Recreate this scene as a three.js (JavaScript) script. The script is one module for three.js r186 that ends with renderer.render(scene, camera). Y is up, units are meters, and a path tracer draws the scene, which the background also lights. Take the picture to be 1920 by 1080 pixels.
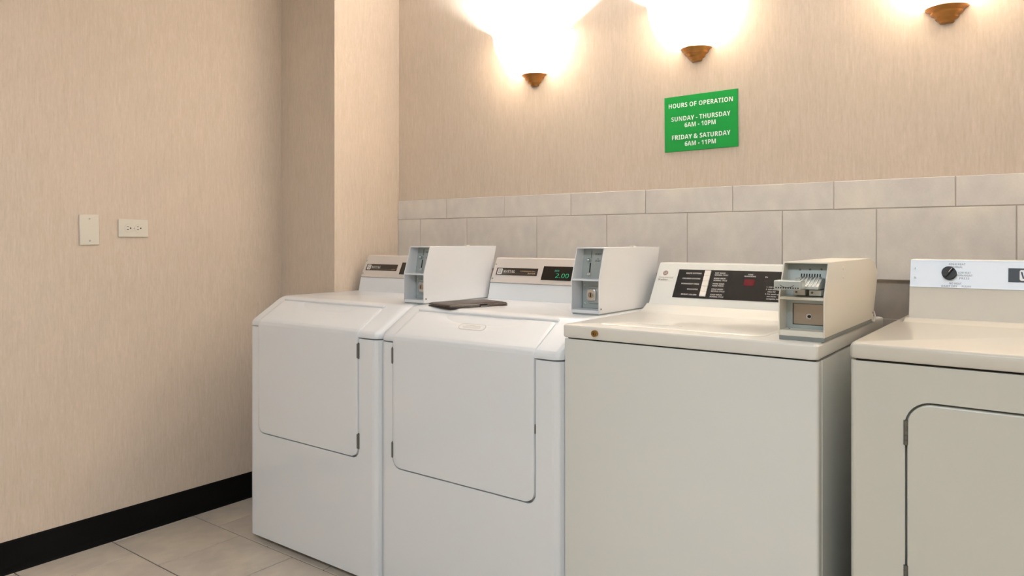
import * as THREE from 'three';
import { RoundedBoxGeometry } from 'three/addons/geometries/RoundedBoxGeometry.js';
import { mergeGeometries, mergeVertices, toCreasedNormals } from 'three/addons/utils/BufferGeometryUtils.js';
import { RectAreaLightUniformsLib } from 'three/addons/lights/RectAreaLightUniformsLib.js';

RectAreaLightUniformsLib.init();
const scene = new THREE.Scene();
scene.background = new THREE.Color(0x000000);

// ---------------------------------------------------------------- camera
const F = 1377;                                   // focal length in pixels of the 1920 x 1080 frame
const camera = new THREE.PerspectiveCamera(2 * Math.atan(540 / F) * 180 / Math.PI, 1920 / 1080, 0.05, 30);
camera.position.set(0, 1.15, 2.482);
camera.rotation.y = 36.8 * Math.PI / 180;
camera.setViewOffset(1920, 1080, 0, 90, 1920, 1080);   // level camera, lens shifted down
camera.updateProjectionMatrix();
scene.add(camera);

// ---------------------------------------------------------------- exposure and lights
const renderer = new THREE.WebGLRenderer({ antialias: true });
renderer.toneMapping = THREE.LinearToneMapping;
renderer.toneMappingExposure = 1.24;
renderer.shadowMap.enabled = true;
const SCONCE_CD = 3.1;                           // candela of each sconce bulb
const SCONCE_COLOR = new THREE.Color().setRGB(1.0, 1.0, 1.0);
const PANEL_COLOR = new THREE.Color().setRGB(0.80, 0.93, 1.03);
const PANEL_NITS = 9.2;
// ceiling light panels: x, z, width, depth
const PANELS = [[-0.9, 3.3, 1.2, 0.6], [0.55, 3.3, 1.2, 0.6]];

// ---------------------------------------------------------------- dimensions of the room
const XL = -2.909, XR = 1.25, ZF = 4.3, YC = 2.62;     // left wall, right wall, wall behind the camera, ceiling
const BUMP_X = -2.53, BUMP_Z = 0.388;                  // boxed-out corner
const TILE_TOP = 1.337, TILE_JOINT = 1.247, TILE_BOTTOM = 1.028;

// ---------------------------------------------------------------- helpers
let seed = 20240611;
const rnd = () => { seed = (seed * 1664525 + 1013904223) >>> 0; return seed / 4294967296; };
const taken = {};
function numbered(n) { if (!(n in taken)) { taken[n] = 0; return n; } taken[n]++; return n + '_' + String(taken[n]).padStart(3, '0'); }
const BASE = new Map();
function thing(name, label, category, base = [0, 0, 0], group) {
  const o = new THREE.Group(); o.name = numbered(name); o.position.set(...base); o.userData = { label, category };
  if (group) o.userData.group = group;
  scene.add(o); BASE.set(o, base); return o;
}
function setting(name, label) {
  const o = new THREE.Group(); o.name = name; o.userData = { kind: 'structure', label };
  scene.add(o); BASE.set(o, [0, 0, 0]); return o;
}
// geometry is given in room coordinates; the parent's base is subtracted
function P(name, geo, mat, parent, label) {
  const b = BASE.get(parent);
  const g = geo.clone(); g.translate(-b[0], -b[1], -b[2]);
  const m = new THREE.Mesh(g, mat); m.name = name; m.castShadow = true; m.receiveShadow = true;
  if (label) m.userData.label = label;
  parent.add(m); BASE.set(m, b); return m;
}
function structMesh(name, geo, mat, label) {
  const m = new THREE.Mesh(geo, mat); m.name = name; m.castShadow = true; m.receiveShadow = true;
  m.userData = { kind: 'structure', label }; scene.add(m); BASE.set(m, [0, 0, 0]); return m;
}
const box = (x0, x1, y0, y1, z0, z1) => new THREE.BoxGeometry(x1 - x0, y1 - y0, z1 - z0).translate((x0 + x1) / 2, (y0 + y1) / 2, (z0 + z1) / 2);
function rbox(x0, x1, y0, y1, z0, z1, r = 0.002, s = 2) {
  return new RoundedBoxGeometry(x1 - x0, y1 - y0, z1 - z0, s, Math.min(r, (x1 - x0) / 2.01, (y1 - y0) / 2.01, (z1 - z0) / 2.01)).translate((x0 + x1) / 2, (y0 + y1) / 2, (z0 + z1) / 2);
}
// uv in metres, chosen by the way each face points
function metreUV(g, ou = 0, ov = 0) {
  const n = g.index ? g.toNonIndexed() : g; n.computeVertexNormals();
  const p = n.attributes.position, q = n.attributes.normal, uv = new Float32Array(p.count * 2);
  for (let i = 0; i < p.count; i++) {
    const ax = Math.abs(q.getX(i)), ay = Math.abs(q.getY(i)), az = Math.abs(q.getZ(i));
    let u, v;
    if (ay >= ax && ay >= az) { u = p.getX(i); v = p.getZ(i); } else if (ax >= az) { u = p.getZ(i); v = p.getY(i); } else { u = p.getX(i); v = p.getY(i); }
    uv[2 * i] = u + ou; uv[2 * i + 1] = v + ov;
  }
  n.setAttribute('uv', new THREE.BufferAttribute(uv, 2)); return n;
}
// (z, y) outline extruded along x
function exX(pts, x0, x1, bevel = 0) {
  const s = new THREE.Shape(pts.map(([z, y]) => new THREE.Vector2(-z, y)));
  const g = new THREE.ExtrudeGeometry(s, { depth: x1 - x0 - 2 * bevel, bevelEnabled: bevel > 0, bevelSize: bevel, bevelThickness: bevel, bevelOffset: -bevel, bevelSegments: 2, curveSegments: 6 });
  g.translate(0, 0, bevel); g.rotateY(Math.PI / 2); g.translate(x0, 0, 0); return g;
}
// (x, z) outline extruded upwards
function exY(shape, y0, y1, bevel = 0, curve = 8) {
  const g = new THREE.ExtrudeGeometry(shape, { depth: y1 - y0 - 2 * bevel, bevelEnabled: bevel > 0, bevelSize: bevel, bevelThickness: bevel, bevelOffset: -bevel, bevelSegments: 2, curveSegments: curve });
  g.translate(0, 0, bevel); g.rotateX(-Math.PI / 2); g.translate(0, y0, 0); return g;   // shape y is -z
}
// (x, y) outline extruded from z0 to z1
function exZ(shape, z0, z1, bevel = 0, curve = 8) {
  const g = new THREE.ExtrudeGeometry(shape, { depth: z1 - z0 - 2 * bevel, bevelEnabled: bevel > 0, bevelSize: bevel, bevelThickness: bevel, bevelOffset: -bevel, bevelSegments: 2, curveSegments: curve });
  g.translate(0, 0, z0 + bevel); return g;
}
function roundRect(x0, x1, y0, y1, r) {
  const s = new THREE.Shape();
  s.moveTo(x0 + r, y0); s.lineTo(x1 - r, y0); s.absarc(x1 - r, y0 + r, r, -Math.PI / 2, 0);
  s.lineTo(x1, y1 - r); s.absarc(x1 - r, y1 - r, r, 0, Math.PI / 2);
  s.lineTo(x0 + r, y1); s.absarc(x0 + r, y1 - r, r, Math.PI / 2, Math.PI);
  s.lineTo(x0, y0 + r); s.absarc(x0 + r, y0 + r, r, Math.PI, 1.5 * Math.PI);
  return s;
}
// closed solid lofted through horizontal rounded rectangles
function loftY(levels, nArc = 7) {
  const pos = [], idx = []; let n = 0;
  for (const L of levels) {
    const pts = [], Rf = L.rf, Rb = L.rb;
    const arc = (cx, cz, r, a0, a1) => { for (let i = 0; i <= nArc; i++) { const a = a0 + (a1 - a0) * i / nArc; pts.push([cx + r * Math.cos(a), cz + r * Math.sin(a)]); } };
    arc(L.x1 - Rf, L.z1 - Rf, Rf, 0, Math.PI / 2); arc(L.x0 + Rf, L.z1 - Rf, Rf, Math.PI / 2, Math.PI);
    arc(L.x0 + Rb, L.z0 + Rb, Rb, Math.PI, 1.5 * Math.PI); arc(L.x1 - Rb, L.z0 + Rb, Rb, 1.5 * Math.PI, 2 * Math.PI);
    n = pts.length; for (const [x, z] of pts) pos.push(x, L.y, z);
  }
  const K = levels.length;
  for (let k = 0; k + 1 < K; k++) for (let i = 0; i < n; i++) {
    const a = k * n + i, b = k * n + (i + 1) % n, c = a + n, d = b + n;
    idx.push(a, c, b, b, c, d);
  }
  const cap = (k, flip) => {
    const L = levels[k], ci = pos.length / 3; pos.push((L.x0 + L.x1) / 2, L.y, (L.z0 + L.z1) / 2);
    for (let i = 0; i < n; i++) { const a = k * n + i, b = k * n + (i + 1) % n; flip ? idx.push(ci, a, b) : idx.push(ci, b, a); }
  };
  cap(0, true); cap(K - 1, false);
  const g = new THREE.BufferGeometry(); g.setAttribute('position', new THREE.Float32BufferAttribute(pos, 3)); g.setIndex(idx);
  const m = toCreasedNormals(g, 0.62);
  m.setAttribute('uv', new THREE.Float32BufferAttribute(new Float32Array(m.attributes.position.count * 2), 2));
  return m;
}
const cyl = (r, h, axis, x, y, z, seg = 20, r2 = r) => {
  const g = new THREE.CylinderGeometry(r2, r, h, seg);
  if (axis === 'z') g.rotateX(Math.PI / 2); if (axis === 'x') g.rotateZ(-Math.PI / 2);
  return g.translate(x, y, z);
};
// a frame on a slanted panel: (y0, z0) foot, (y1, z1) head; at(x, s, d) -> room point; lay(geo) moves a geometry built in (x, s, d) onto it
function slant(y0, z0, y1, z1) {
  const L = Math.hypot(y1 - y0, z1 - z0), a = Math.atan2(z1 - z0, y1 - y0);
  return { L, lay: g => g.rotateX(a).translate(0, y0, z0) };
}
// flat plate with a print on its front, in (x, s) of a slanted panel
function plateGeo(x0, x1, s0, s1, d0, d1) {
  const g = new THREE.BoxGeometry(x1 - x0, s1 - s0, d1 - d0); return g.translate((x0 + x1) / 2, (s0 + s1) / 2, (d0 + d1) / 2);
}

// ---------------------------------------------------------------- textures
function dataTex(w, h, fn, srgb, rep = [1, 1]) {
  const d = new Uint8Array(w * h * 4);
  for (let y = 0; y < h; y++) for (let x = 0; x < w; x++) {
    const c = fn(x, y), i = 4 * (y * w + x);
    d[i] = Math.max(0, Math.min(255, c[0])); d[i + 1] = Math.max(0, Math.min(255, c[1])); d[i + 2] = Math.max(0, Math.min(255, c[2])); d[i + 3] = 255;
  }
  const t = new THREE.DataTexture(d, w, h, THREE.RGBAFormat);
  t.wrapS = t.wrapT = THREE.RepeatWrapping; t.magFilter = THREE.LinearFilter; t.minFilter = THREE.LinearMipmapLinearFilter; t.generateMipmaps = true;
  t.repeat.set(...rep); if (srgb) t.colorSpace = THREE.SRGBColorSpace; t.needsUpdate = true; return t;
}
function noiseField(w, h, bx, by, passes = 2) {          // tileable blurred noise, normalised to -1..1 by spread
  let a = new Float32Array(w * h); for (let i = 0; i < a.length; i++) a[i] = rnd() * 2 - 1;
  for (let p = 0; p < passes; p++) {
    if (bx > 0) { const b = new Float32Array(w * h); for (let y = 0; y < h; y++) { let s = 0; for (let k = -bx; k <= bx; k++) s += a[y * w + (k + w) % w]; for (let x = 0; x < w; x++) { b[y * w + x] = s; s += a[y * w + (x + bx + 1) % w] - a[y * w + (x - bx + w) % w]; } } a = b; }
    if (by > 0) { const b = new Float32Array(w * h); for (let x = 0; x < w; x++) { let s = 0; for (let k = -by; k <= by; k++) s += a[((k + h) % h) * w + x]; for (let y = 0; y < h; y++) { b[y * w + x] = s; s += a[((y + by + 1) % h) * w + x] - a[((y - by + h) % h) * w + x]; } } a = b; }
  }
  let q = 0; for (const v of a) q += v * v; q = Math.sqrt(q / a.length) || 1; for (let i = 0; i < a.length; i++) a[i] /= q; return a;
}
// wallpaper: fine vertical weave
const WN = 1024;
const w1 = noiseField(WN, WN, 1, 7, 1), w2 = noiseField(WN, WN, 2, 28, 1), w3 = noiseField(WN, WN, 50, 70, 2);
const wv = i => 0.55 * w1[i] + 0.75 * w2[i];
const paperRGB = [218, 202, 185];
const paperMap = dataTex(WN, WN, (x, y) => { const i = y * WN + x, k = 1 + 0.012 * wv(i) + 0.003 * w3[i]; return [paperRGB[0] * k, paperRGB[1] * k, paperRGB[2] * (k + 0.006 * wv(i))]; }, true, [1 / 0.95, 1 / 0.95]);
const paperBump = dataTex(WN, WN, (x, y) => { const v = 128 + 42 * wv(y * WN + x); return [v, v, v]; }, false, [1 / 0.95, 1 / 0.95]);
// stone-look ceramic
const TN = 512;
const t1 = noiseField(TN, TN, 26, 22, 2), t2 = noiseField(TN, TN, 6, 9, 2), t3 = noiseField(TN, TN, 1, 1, 1);
const stone = (rgb, a) => dataTex(TN, TN, (x, y) => { const i = y * TN + x, k = 1 + a * (0.6 * t1[i] + 0.35 * t2[i] + 0.16 * t3[i]); return [rgb[0] * k, rgb[1] * k, rgb[2] * (k - 0.25 * a * t1[i])]; }, true, [1 / 0.8, 1 / 0.8]);
const wallTileMap = stone([228, 221, 214], 0.024);
const floorTileMap = stone([212, 199, 184], 0.030);
const lowerMap = stone([176, 167, 158], 0.03);
// enamel: barely visible orange peel
const e1 = noiseField(256, 256, 2, 2, 2);
const peel = dataTex(256, 256, (x, y) => { const v = 128 + 36 * e1[y * 256 + x]; return [v, v, v]; }, false, [6, 6]);
// brushed metal
const b1 = noiseField(512, 128, 60, 0, 1);
const brushed = dataTex(512, 128, (x, y) => { const v = 205 + 14 * b1[y * 512 + x]; return [v, v, v]; }, false);
// leather
const l1 = noiseField(256, 256, 2, 2, 2), l2 = noiseField(256, 256, 24, 24, 2);
const leatherMap = dataTex(256, 256, (x, y) => { const i = y * 256 + x, k = 1 + 0.06 * l1[i] + 0.07 * l2[i]; return [56 * k, 43 * k, 36 * k]; }, true);
const leatherBump = dataTex(256, 256, (x, y) => { const v = 128 + 40 * l1[y * 256 + x]; return [v, v, v]; }, false);
function canvasTex(w, h, draw) {
  const c = document.createElement('canvas'); c.width = w; c.height = h; const g = c.getContext('2d'); draw(g, w, h);
  const t = new THREE.CanvasTexture(c); t.colorSpace = THREE.SRGBColorSpace; return t;
}
function text(g, s, x, y, px, color, { w, align = 'center', weight = 'bold', font = 'sans-serif' } = {}) {
  g.font = `${weight} ${px}px ${font}`; g.textAlign = 'left'; g.textBaseline = 'alphabetic'; g.fillStyle = color;
  const m = g.measureText(s).width, k = w ? w / m : 1, ww = m * k;
  g.save(); g.translate(align === 'center' ? x - ww / 2 : align === 'right' ? x - ww : x, y); g.scale(k, 1); g.fillText(s, 0, 0); g.restore();
}

// ---------------------------------------------------------------- materials
const S = (o) => new THREE.MeshStandardMaterial(o), H = (o) => new THREE.MeshPhysicalMaterial(o);
const M = {
  paper: S({ map: paperMap, bumpMap: paperBump, bumpScale: 0.0003, roughness: 0.72 }),
  ceiling: S({ color: 0xd2d0cd, roughness: 0.9 }),
  plainWall: S({ color: 0xc4bdb4, roughness: 0.85 }),
  wallTile: S({ map: wallTileMap, roughness: 0.42 }),
  grout: S({ color: 0xc6bbb0, roughness: 0.9 }),
  floorTile: S({ map: floorTileMap, roughness: 0.38 }),
  floorGrout: S({ color: 0x574b40, roughness: 0.95 }),
  lower: S({ map: lowerMap, roughness: 0.75 }),
  vinyl: H({ color: 0x050404, roughness: 0.7, specularIntensity: 0.4 }),
  white: H({ color: 0xe9ebee, roughness: 0.34, bumpMap: peel, bumpScale: 0.00004, clearcoat: 0.5, clearcoatRoughness: 0.1 }),
  whiteBox: H({ color: 0xeaebee, roughness: 0.4, clearcoat: 0.2, clearcoatRoughness: 0.25 }),
  almond: H({ color: 0xe3e3de, roughness: 0.34, clearcoat: 0.35, clearcoatRoughness: 0.16 }),
  almondTop: H({ color: 0xe8e5dd, roughness: 0.28, clearcoat: 0.5, clearcoatRoughness: 0.1 }),
  almond4: H({ color: 0xd4d2c7, roughness: 0.36, clearcoat: 0.3, clearcoatRoughness: 0.18 }),
  almondTop4: H({ color: 0xdad4c8, roughness: 0.28, clearcoat: 0.5, clearcoatRoughness: 0.1 }),
  console4: S({ color: 0xdcd6cc, roughness: 0.45 }),
  cream: H({ color: 0xe9e3d5, roughness: 0.4, clearcoat: 0.2, clearcoatRoughness: 0.25 }),
  consoleGrey: S({ color: 0xd3cac3, roughness: 0.45 }),
  silver: S({ color: 0xdfe3ea, metalness: 0.35, roughness: 0.42, roughnessMap: brushed }),
  steel: S({ color: 0xc3c8c5, metalness: 0.6, roughness: 0.36 }),
  steelPaint: S({ color: 0xb4bab6, metalness: 0.3, roughness: 0.5 }),
  chrome: S({ color: 0xd8d8d8, metalness: 1, roughness: 0.18 }),
  hinge: S({ color: 0x77756f, metalness: 0.7, roughness: 0.45 }),
  dark: S({ color: 0x15130f, roughness: 0.6 }),
  blackGloss: H({ color: 0x14100f, roughness: 0.25, clearcoat: 0.6, clearcoatRoughness: 0.08 }),
  knob: S({ color: 0x141312, roughness: 0.4 }),
  vault: S({ color: 0xb3a493, metalness: 0.75, roughness: 0.33 }),
  brass: S({ color: 0xa9824c, metalness: 0.9, roughness: 0.3 }),
  brassOld: S({ color: 0xa87a45, metalness: 0.92, roughness: 0.32 }),
  plate: S({ color: 0xe4ddd0, roughness: 0.45 }),
  key: S({ color: 0xe9e4da, roughness: 0.5 }),
  leather: S({ map: leatherMap, bumpMap: leatherBump, bumpScale: 0.0002, roughness: 0.42 }),
  baseGrey: S({ color: 0x8d918c, roughness: 0.6 }),
};

// ================================================================ THE SETTING
// floor: slab of grout with single tiles set on it in running bond
const floor = setting('floor', 'square beige stone-look floor tiles laid in offset rows');
P('floor_slab', box(XL - 0.15, XR + 0.15, -0.15, -0.003, -0.15, ZF + 0.15), M.floorGrout, floor);
function tileGeo(w, d, t, c, ou, ov) {                 // chamfered tile lying on y = 0, its top at t
  const q = [], a = [[-w / 2, -d / 2], [w / 2, -d / 2], [w / 2, d / 2], [-w / 2, d / 2]], b = a.map(([x, z]) => [x - Math.sign(x) * c, z - Math.sign(z) * c]);
  const quad = (p0, p1, p2, p3) => q.push(...p0, ...p1, ...p2, ...p0, ...p2, ...p3);
  const T = ([x, z]) => [x, t, z], Mi = ([x, z]) => [x, t - c, z], B = ([x, z]) => [x, 0, z];
  quad(T(b[0]), T(b[3]), T(b[2]), T(b[1]));
  for (let i = 0; i < 4; i++) { const j = (i + 1) % 4; quad(T(b[j]), Mi(a[j]), Mi(a[i]), T(b[i])); quad(Mi(a[j]), B(a[j]), B(a[i]), Mi(a[i])); }
  const g = new THREE.BufferGeometry(); g.setAttribute('position', new THREE.Float32BufferAttribute(q, 3));
  return metreUV(g, ou, ov);
}
const TP = 0.3265, GAP = 0.0046;
{
  const variants = []; for (let i = 0; i < 5; i++) variants.push(tileGeo(TP - GAP, TP - GAP, 0.006, 0.001, rnd() * 5, rnd() * 5));
  for (let r = -3; r < 11; r++) {
    const z0 = 0.826 + r * TP, z1 = z0 + TP; if (z1 < 0.02 || z0 > ZF) continue;
    const off = ((r % 2) + 2) % 2 ? -2.715 : -2.56;
    for (let k = -2; k < 16; k++) {
      const x0 = off + k * TP, x1 = x0 + TP; if (x1 < XL + 0.01 || x0 > XR - 0.01) continue;
      const cx0 = Math.max(x0 + GAP / 2, XL), cx1 = Math.min(x1 - GAP / 2, XR), cz0 = Math.max(z0 + GAP / 2, -0.02), cz1 = Math.min(z1 - GAP / 2, ZF);
      const full = cx1 - cx0 > TP - GAP - 1e-6 && cz1 - cz0 > TP - GAP - 1e-6;
      const g = full ? variants[Math.floor(rnd() * 5)] : tileGeo(cx1 - cx0, cz1 - cz0, 0.006, 0.001, rnd() * 5, rnd() * 5);
      const m = new THREE.Mesh(g, M.floorTile); m.name = 'floor_tile'; m.castShadow = m.receiveShadow = true;
      m.position.set((cx0 + cx1) / 2, -0.006, (cz0 + cz1) / 2); floor.add(m);
    }
  }
}
structMesh('ceiling', box(XL - 0.15, XR + 0.15, YC, YC + 0.15, -0.15, ZF + 0.15), M.ceiling, 'plain white ceiling');
structMesh('wall_left', metreUV(box(XL - 0.15, XL, -0.003, YC, -0.15, ZF + 0.15)), M.paper, 'beige wall covered in finely streaked vinyl wallpaper');
structMesh('wall_corner', metreUV(box(XL, BUMP_X, -0.003, YC, -0.15, BUMP_Z), 0.37), M.paper, 'boxed-out wallpapered corner column between the left wall and the back wall');
structMesh('wall_right', metreUV(box(XR, XR + 0.15, -0.003, YC, -0.15, ZF + 0.15)), M.paper, 'wallpapered wall at the far end of the machine row');
structMesh('wall_front', box(XL, XR, -0.003, YC, ZF, ZF + 0.15), M.plainWall, 'plain wall facing the machines');
const wallBack = setting('wall_back', 'back wall with beige streaked wallpaper above two rows of pale tiles');
P('wallpaper_wall', metreUV(box(BUMP_X, XR, TILE_BOTTOM, YC, -0.15, 0), 0.71), M.paper, wallBack);
P('lower_wall', metreUV(box(BUMP_X, XR, -0.003, TILE_BOTTOM, -0.15, -0.02)), M.lower, wallBack, 'taupe wall below the tiles, set back');
P('ledge', metreUV(box(BUMP_X, XR, 0.80, 0.908, -0.02, 0.004)), M.lower, wallBack, 'taupe ledge behind the machines');
P('tile_grout', box(BUMP_X, XR, TILE_BOTTOM, TILE_TOP, 0, 0.004), M.grout, wallBack);
{
  const wt = (x0, x1, y0, y1) => {
    const g = tileGeo(x1 - x0 - 0.003, y1 - y0 - 0.003, 0.0045 + rnd() * 0.0006, 0.001, rnd() * 5, rnd() * 5); g.rotateX(Math.PI / 2);
    const m = new THREE.Mesh(g, M.wallTile); m.name = 'wall_tile'; m.castShadow = m.receiveShadow = true;
    m.position.set((x0 + x1) / 2, (y0 + y1) / 2, 0.002); wallBack.add(m);
  };
  const row1 = [BUMP_X, -2.221, -1.894, -1.56, -1.234, -0.905, -0.578, -0.246]; for (let x = 0.082; x < XR; x += 0.328) row1.push(x); row1.push(XR);
  const row2 = [BUMP_X, -2.383, -2.101, -1.725, -1.398, -1.07, -0.738, -0.455, -0.10]; for (let x = 0.228; x < XR; x += 0.328) row2.push(x); row2.push(XR);
  for (let i = 0; i + 1 < row1.length; i++) wt(row1[i], row1[i + 1], TILE_JOINT, TILE_TOP);
  for (let i = 0; i + 1 < row2.length; i++) wt(row2[i], row2[i + 1], TILE_BOTTOM, TILE_JOINT);
}
// coved vinyl base, 11 cm
{
  const prof = (t) => [[0, 0.112], [t * 0.6, 0.111], [t, 0.106], [t, 0.02], [t * 1.6, 0.007], [t * 3, 0.0015], [t * 3, 0], [0, 0]];
  const g = exX(prof(0.004).map(([d, y]) => [d, y]), 0, ZF - BUMP_Z);     // along x, facing +z
  g.rotateY(Math.PI / 2); g.translate(XL, 0, ZF);                       // now faces +x
  structMesh('baseboard_left', g, M.vinyl, 'black vinyl cove base along the left wall');
  structMesh('baseboard_corner', exX(prof(0.004), XL, BUMP_X).translate(0, 0, BUMP_Z), M.vinyl, 'black vinyl cove base on the boxed-out corner');
}

// ================================================================ LAMPS
function ceilingPanel([x, z, w, d], label) {
  const t = thing('ceiling_light', label, 'ceiling light', [x, YC, z], 'ceiling light panels behind the camera');
  const fr = [];
  fr.push(box(x - w / 2 - 0.03, x + w / 2 + 0.03, YC - 0.02, YC, z - d / 2 - 0.03, z - d / 2), box(x - w / 2 - 0.03, x + w / 2 + 0.03, YC - 0.02, YC, z + d / 2, z + d / 2 + 0.03),
    box(x - w / 2 - 0.03, x - w / 2, YC - 0.02, YC, z - d / 2, z + d / 2), box(x + w / 2, x + w / 2 + 0.03, YC - 0.02, YC, z - d / 2, z + d / 2));
  P('frame', mergeGeometries(fr), M.ceiling, t);
  P('diffuser', box(x - w / 2, x + w / 2, YC - 0.012, YC - 0.004, z - d / 2, z + d / 2), S({ color: 0xffffff, roughness: 0.8, emissive: PANEL_COLOR, emissiveIntensity: 1.2 }), t);
  const l = new THREE.RectAreaLight(PANEL_COLOR, PANEL_NITS, w, d); l.name = 'panel_light';
  l.position.set(0, -0.022, 0); l.rotation.x = -Math.PI / 2; t.add(l);
}
PANELS.forEach(p => ceilingPanel(p, p[0] < 0 ? 'white ceiling light panel facing the two slant-front dryers' : 'white ceiling light panel facing the washer and the end dryer'));

const shadeMat = H({ color: 0xfff8ee, roughness: 0.94, transmission: 0.6, thickness: 0, side: THREE.DoubleSide });
const bulbMat = S({ color: 0xffffff, emissive: new THREE.Color().setRGB(1, 0.95, 0.88), emissiveIntensity: 9 });
function sconce(cx, gain, label) {
  const t = thing('wall_sconce', label, 'wall lamp', [cx, 1.9, 0], 'half-bowl sconces on the back wall');
  const R = 0.180, y0 = 1.826, y1 = 2.003;
  // half bowl with fluted glass, closed by a thickness of 4 mm
  const prof = []; const n = 22;
  for (let i = 0; i <= n; i++) { const u = i / n, a = u * Math.PI / 2 * 0.98; prof.push([0.05 + (R - 0.05 - 0.008) * Math.sin(a) ** 1.02, y0 + (y1 - 0.02 - y0) * (1 - Math.cos(a)) ** 0.92]); }
  prof.push([R - 0.004, y1 - 0.012], [R, y1 - 0.006], [R + 0.001, y1]);
  const NS = 96, pos = [], idx = [];
  const full = [...prof.map(([r, y]) => [r, y]), ...prof.slice().reverse().map(([r, y]) => [r - 0.004, y + 0.001])];
  for (let j = 0; j <= NS; j++) {
    const a = Math.PI * j / NS, rib = 1 + 0.006 * Math.cos(64 * a);
    for (const [r, y] of full) pos.push(cx + r * rib * Math.cos(a), y, 0.003 + r * rib * Math.sin(a));
  }
  const K = full.length;
  for (let j = 0; j < NS; j++) for (let i = 0; i < K; i++) { const a = j * K + i, b = j * K + (i + 1) % K, c = a + K, d = b + K; idx.push(a, b, c, b, d, c); }
  const g = new THREE.BufferGeometry(); g.setAttribute('position', new THREE.Float32BufferAttribute(pos, 3)); g.setIndex(idx); g.computeVertexNormals();
  g.setAttribute('uv', new THREE.Float32BufferAttribute(new Float32Array(pos.length / 3 * 2), 2));
  P('glass_shade', g, shadeMat, t, 'frosted ribbed glass half bowl');
  // stepped brass cup and finial, half round
  const fp = [[0.0, 1.782], [0.016, 1.782], [0.02, 1.786], [0.019, 1.790], [0.028, 1.794], [0.031, 1.799], [0.030, 1.803], [0.040, 1.808], [0.043, 1.813], [0.042, 1.817], [0.054, 1.823], [0.059, 1.829], [0.057, 1.833], [0.048, 1.834], [0, 1.834]].map(p => new THREE.Vector2(...p));
  const fg = new THREE.LatheGeometry(fp, 32, -Math.PI / 2, Math.PI); fg.translate(cx, 0, 0.001);
  P('brass_cup', fg, M.brassOld, t, 'stepped antique brass cup');
  for (const s of [-1, 1]) P('clip_screw', mergeGeometries([cyl(0.004, 0.012, 'z', cx + s * (R - 0.004), y1 - 0.012, 0.008, 12), cyl(0.006, 0.003, 'z', cx + s * (R - 0.004), y1 - 0.012, 0.0155, 12)]), M.steel, t);
  P('wall_bracket', rbox(cx - 0.035, cx + 0.035, 1.84, 1.95, 0.0005, 0.02, 0.003), M.plate, t);
  P('lamp_socket', cyl(0.014, 0.026, 'y', cx, 1.852, 0.075, 16), M.plate, t);
  P('socket_arm', rbox(cx - 0.008, cx + 0.008, 1.846, 1.858, 0.012, 0.078, 0.002), M.plate, t);
  const bp = [[0.0, 1.846], [0.012, 1.847], [0.014, 1.858], [0.022, 1.872], [0.028, 1.892], [0.026, 1.909], [0.017, 1.921], [0, 1.925]].map(p => new THREE.Vector2(...p));
  P('bulb', new THREE.LatheGeometry(bp, 24).translate(0, -1.852, 0).rotateX(0.35).translate(cx, 1.862, 0.082), bulbMat, t, 'lit bulb');
  const l = new THREE.PointLight(SCONCE_COLOR, SCONCE_CD * gain, 0, 2); l.position.set(0, -0.008, 0.098); l.castShadow = true; l.shadow.radius = 1.4; l.name = 'bulb_light'; t.add(l);
}
sconce(-1.736, 1.4, 'half-bowl glass sconce with brass cup, nearest the wallpapered corner column');
sconce(-1.036, 1.0, 'half-bowl glass sconce with brass cup, above the green hours sign');
sconce(-0.268, 0.85, 'half-bowl glass sconce with brass cup, above the end dryer');
sconce(0.52, 1.1, 'half-bowl glass sconce with brass cup, farthest from the corner column');

// ================================================================ WALL THINGS
{
  // green sign, hung slightly turned
  const cx = -1.023, cy = 1.569, w = 0.272, h = 0.199;
  const t = thing('hours_sign', 'green plastic sign with white opening hours on the back wall', 'sign', [cx, cy, 0.001]);
  const tex = canvasTex(1100, 805, (g, W, Hh) => {
    g.fillStyle = '#009a3e'; g.fillRect(0, 0, W, Hh);
    const c = '#ffffff';
    text(g, 'HOURS OF OPERATION', W / 2, 165, 92, c, { w: 985 });
    text(g, 'SUNDAY - THURSDAY', W / 2, 362, 92, c, { w: 895 });
    text(g, '6AM - 10PM', W / 2, 462, 92, c, { w: 480 });
    text(g, 'FRIDAY & SATURDAY', W / 2, 634, 92, c, { w: 890 });
    text(g, '6AM - 11PM', W / 2, 736, 92, c, { w: 480 });
  });
  const pm = H({ map: tex, roughness: 0.4, clearcoat: 0.2 });
  P('sign_board', rbox(cx - w / 2, cx + w / 2, cy - h / 2, cy + h / 2, 0.001, 0.004, 0.001, 1), S({ color: 0x009a3e, roughness: 0.45 }), t);
  const pg = new THREE.BoxGeometry(w - 0.002, h - 0.002, 0.0004).translate(cx, cy, 0.0043);
  P('sign_print', pg, pm, t, 'white lettering on green');
  t.rotation.z = 0.009;
}
{
  const y = 1.188, z = 1.232;
  const t = thing('blank_plate', 'upright blank wall plate with two screws on the left wall', 'wall plate', [XL, y, z]);
  const g = rbox(-0.035, 0.035, -0.057, 0.057, 0.0004, 0.0065, 0.003, 3); g.rotateZ(0.022); g.rotateY(Math.PI / 2); g.translate(XL, y, z);
  P('cover', g, M.plate, t);
  for (const s of [-1, 1]) P('screw', cyl(0.0032, 0.0016, 'x', XL + 0.0068, y + s * 0.041, z + s * 0.0009, 14), M.steelPaint, t);
}
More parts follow.
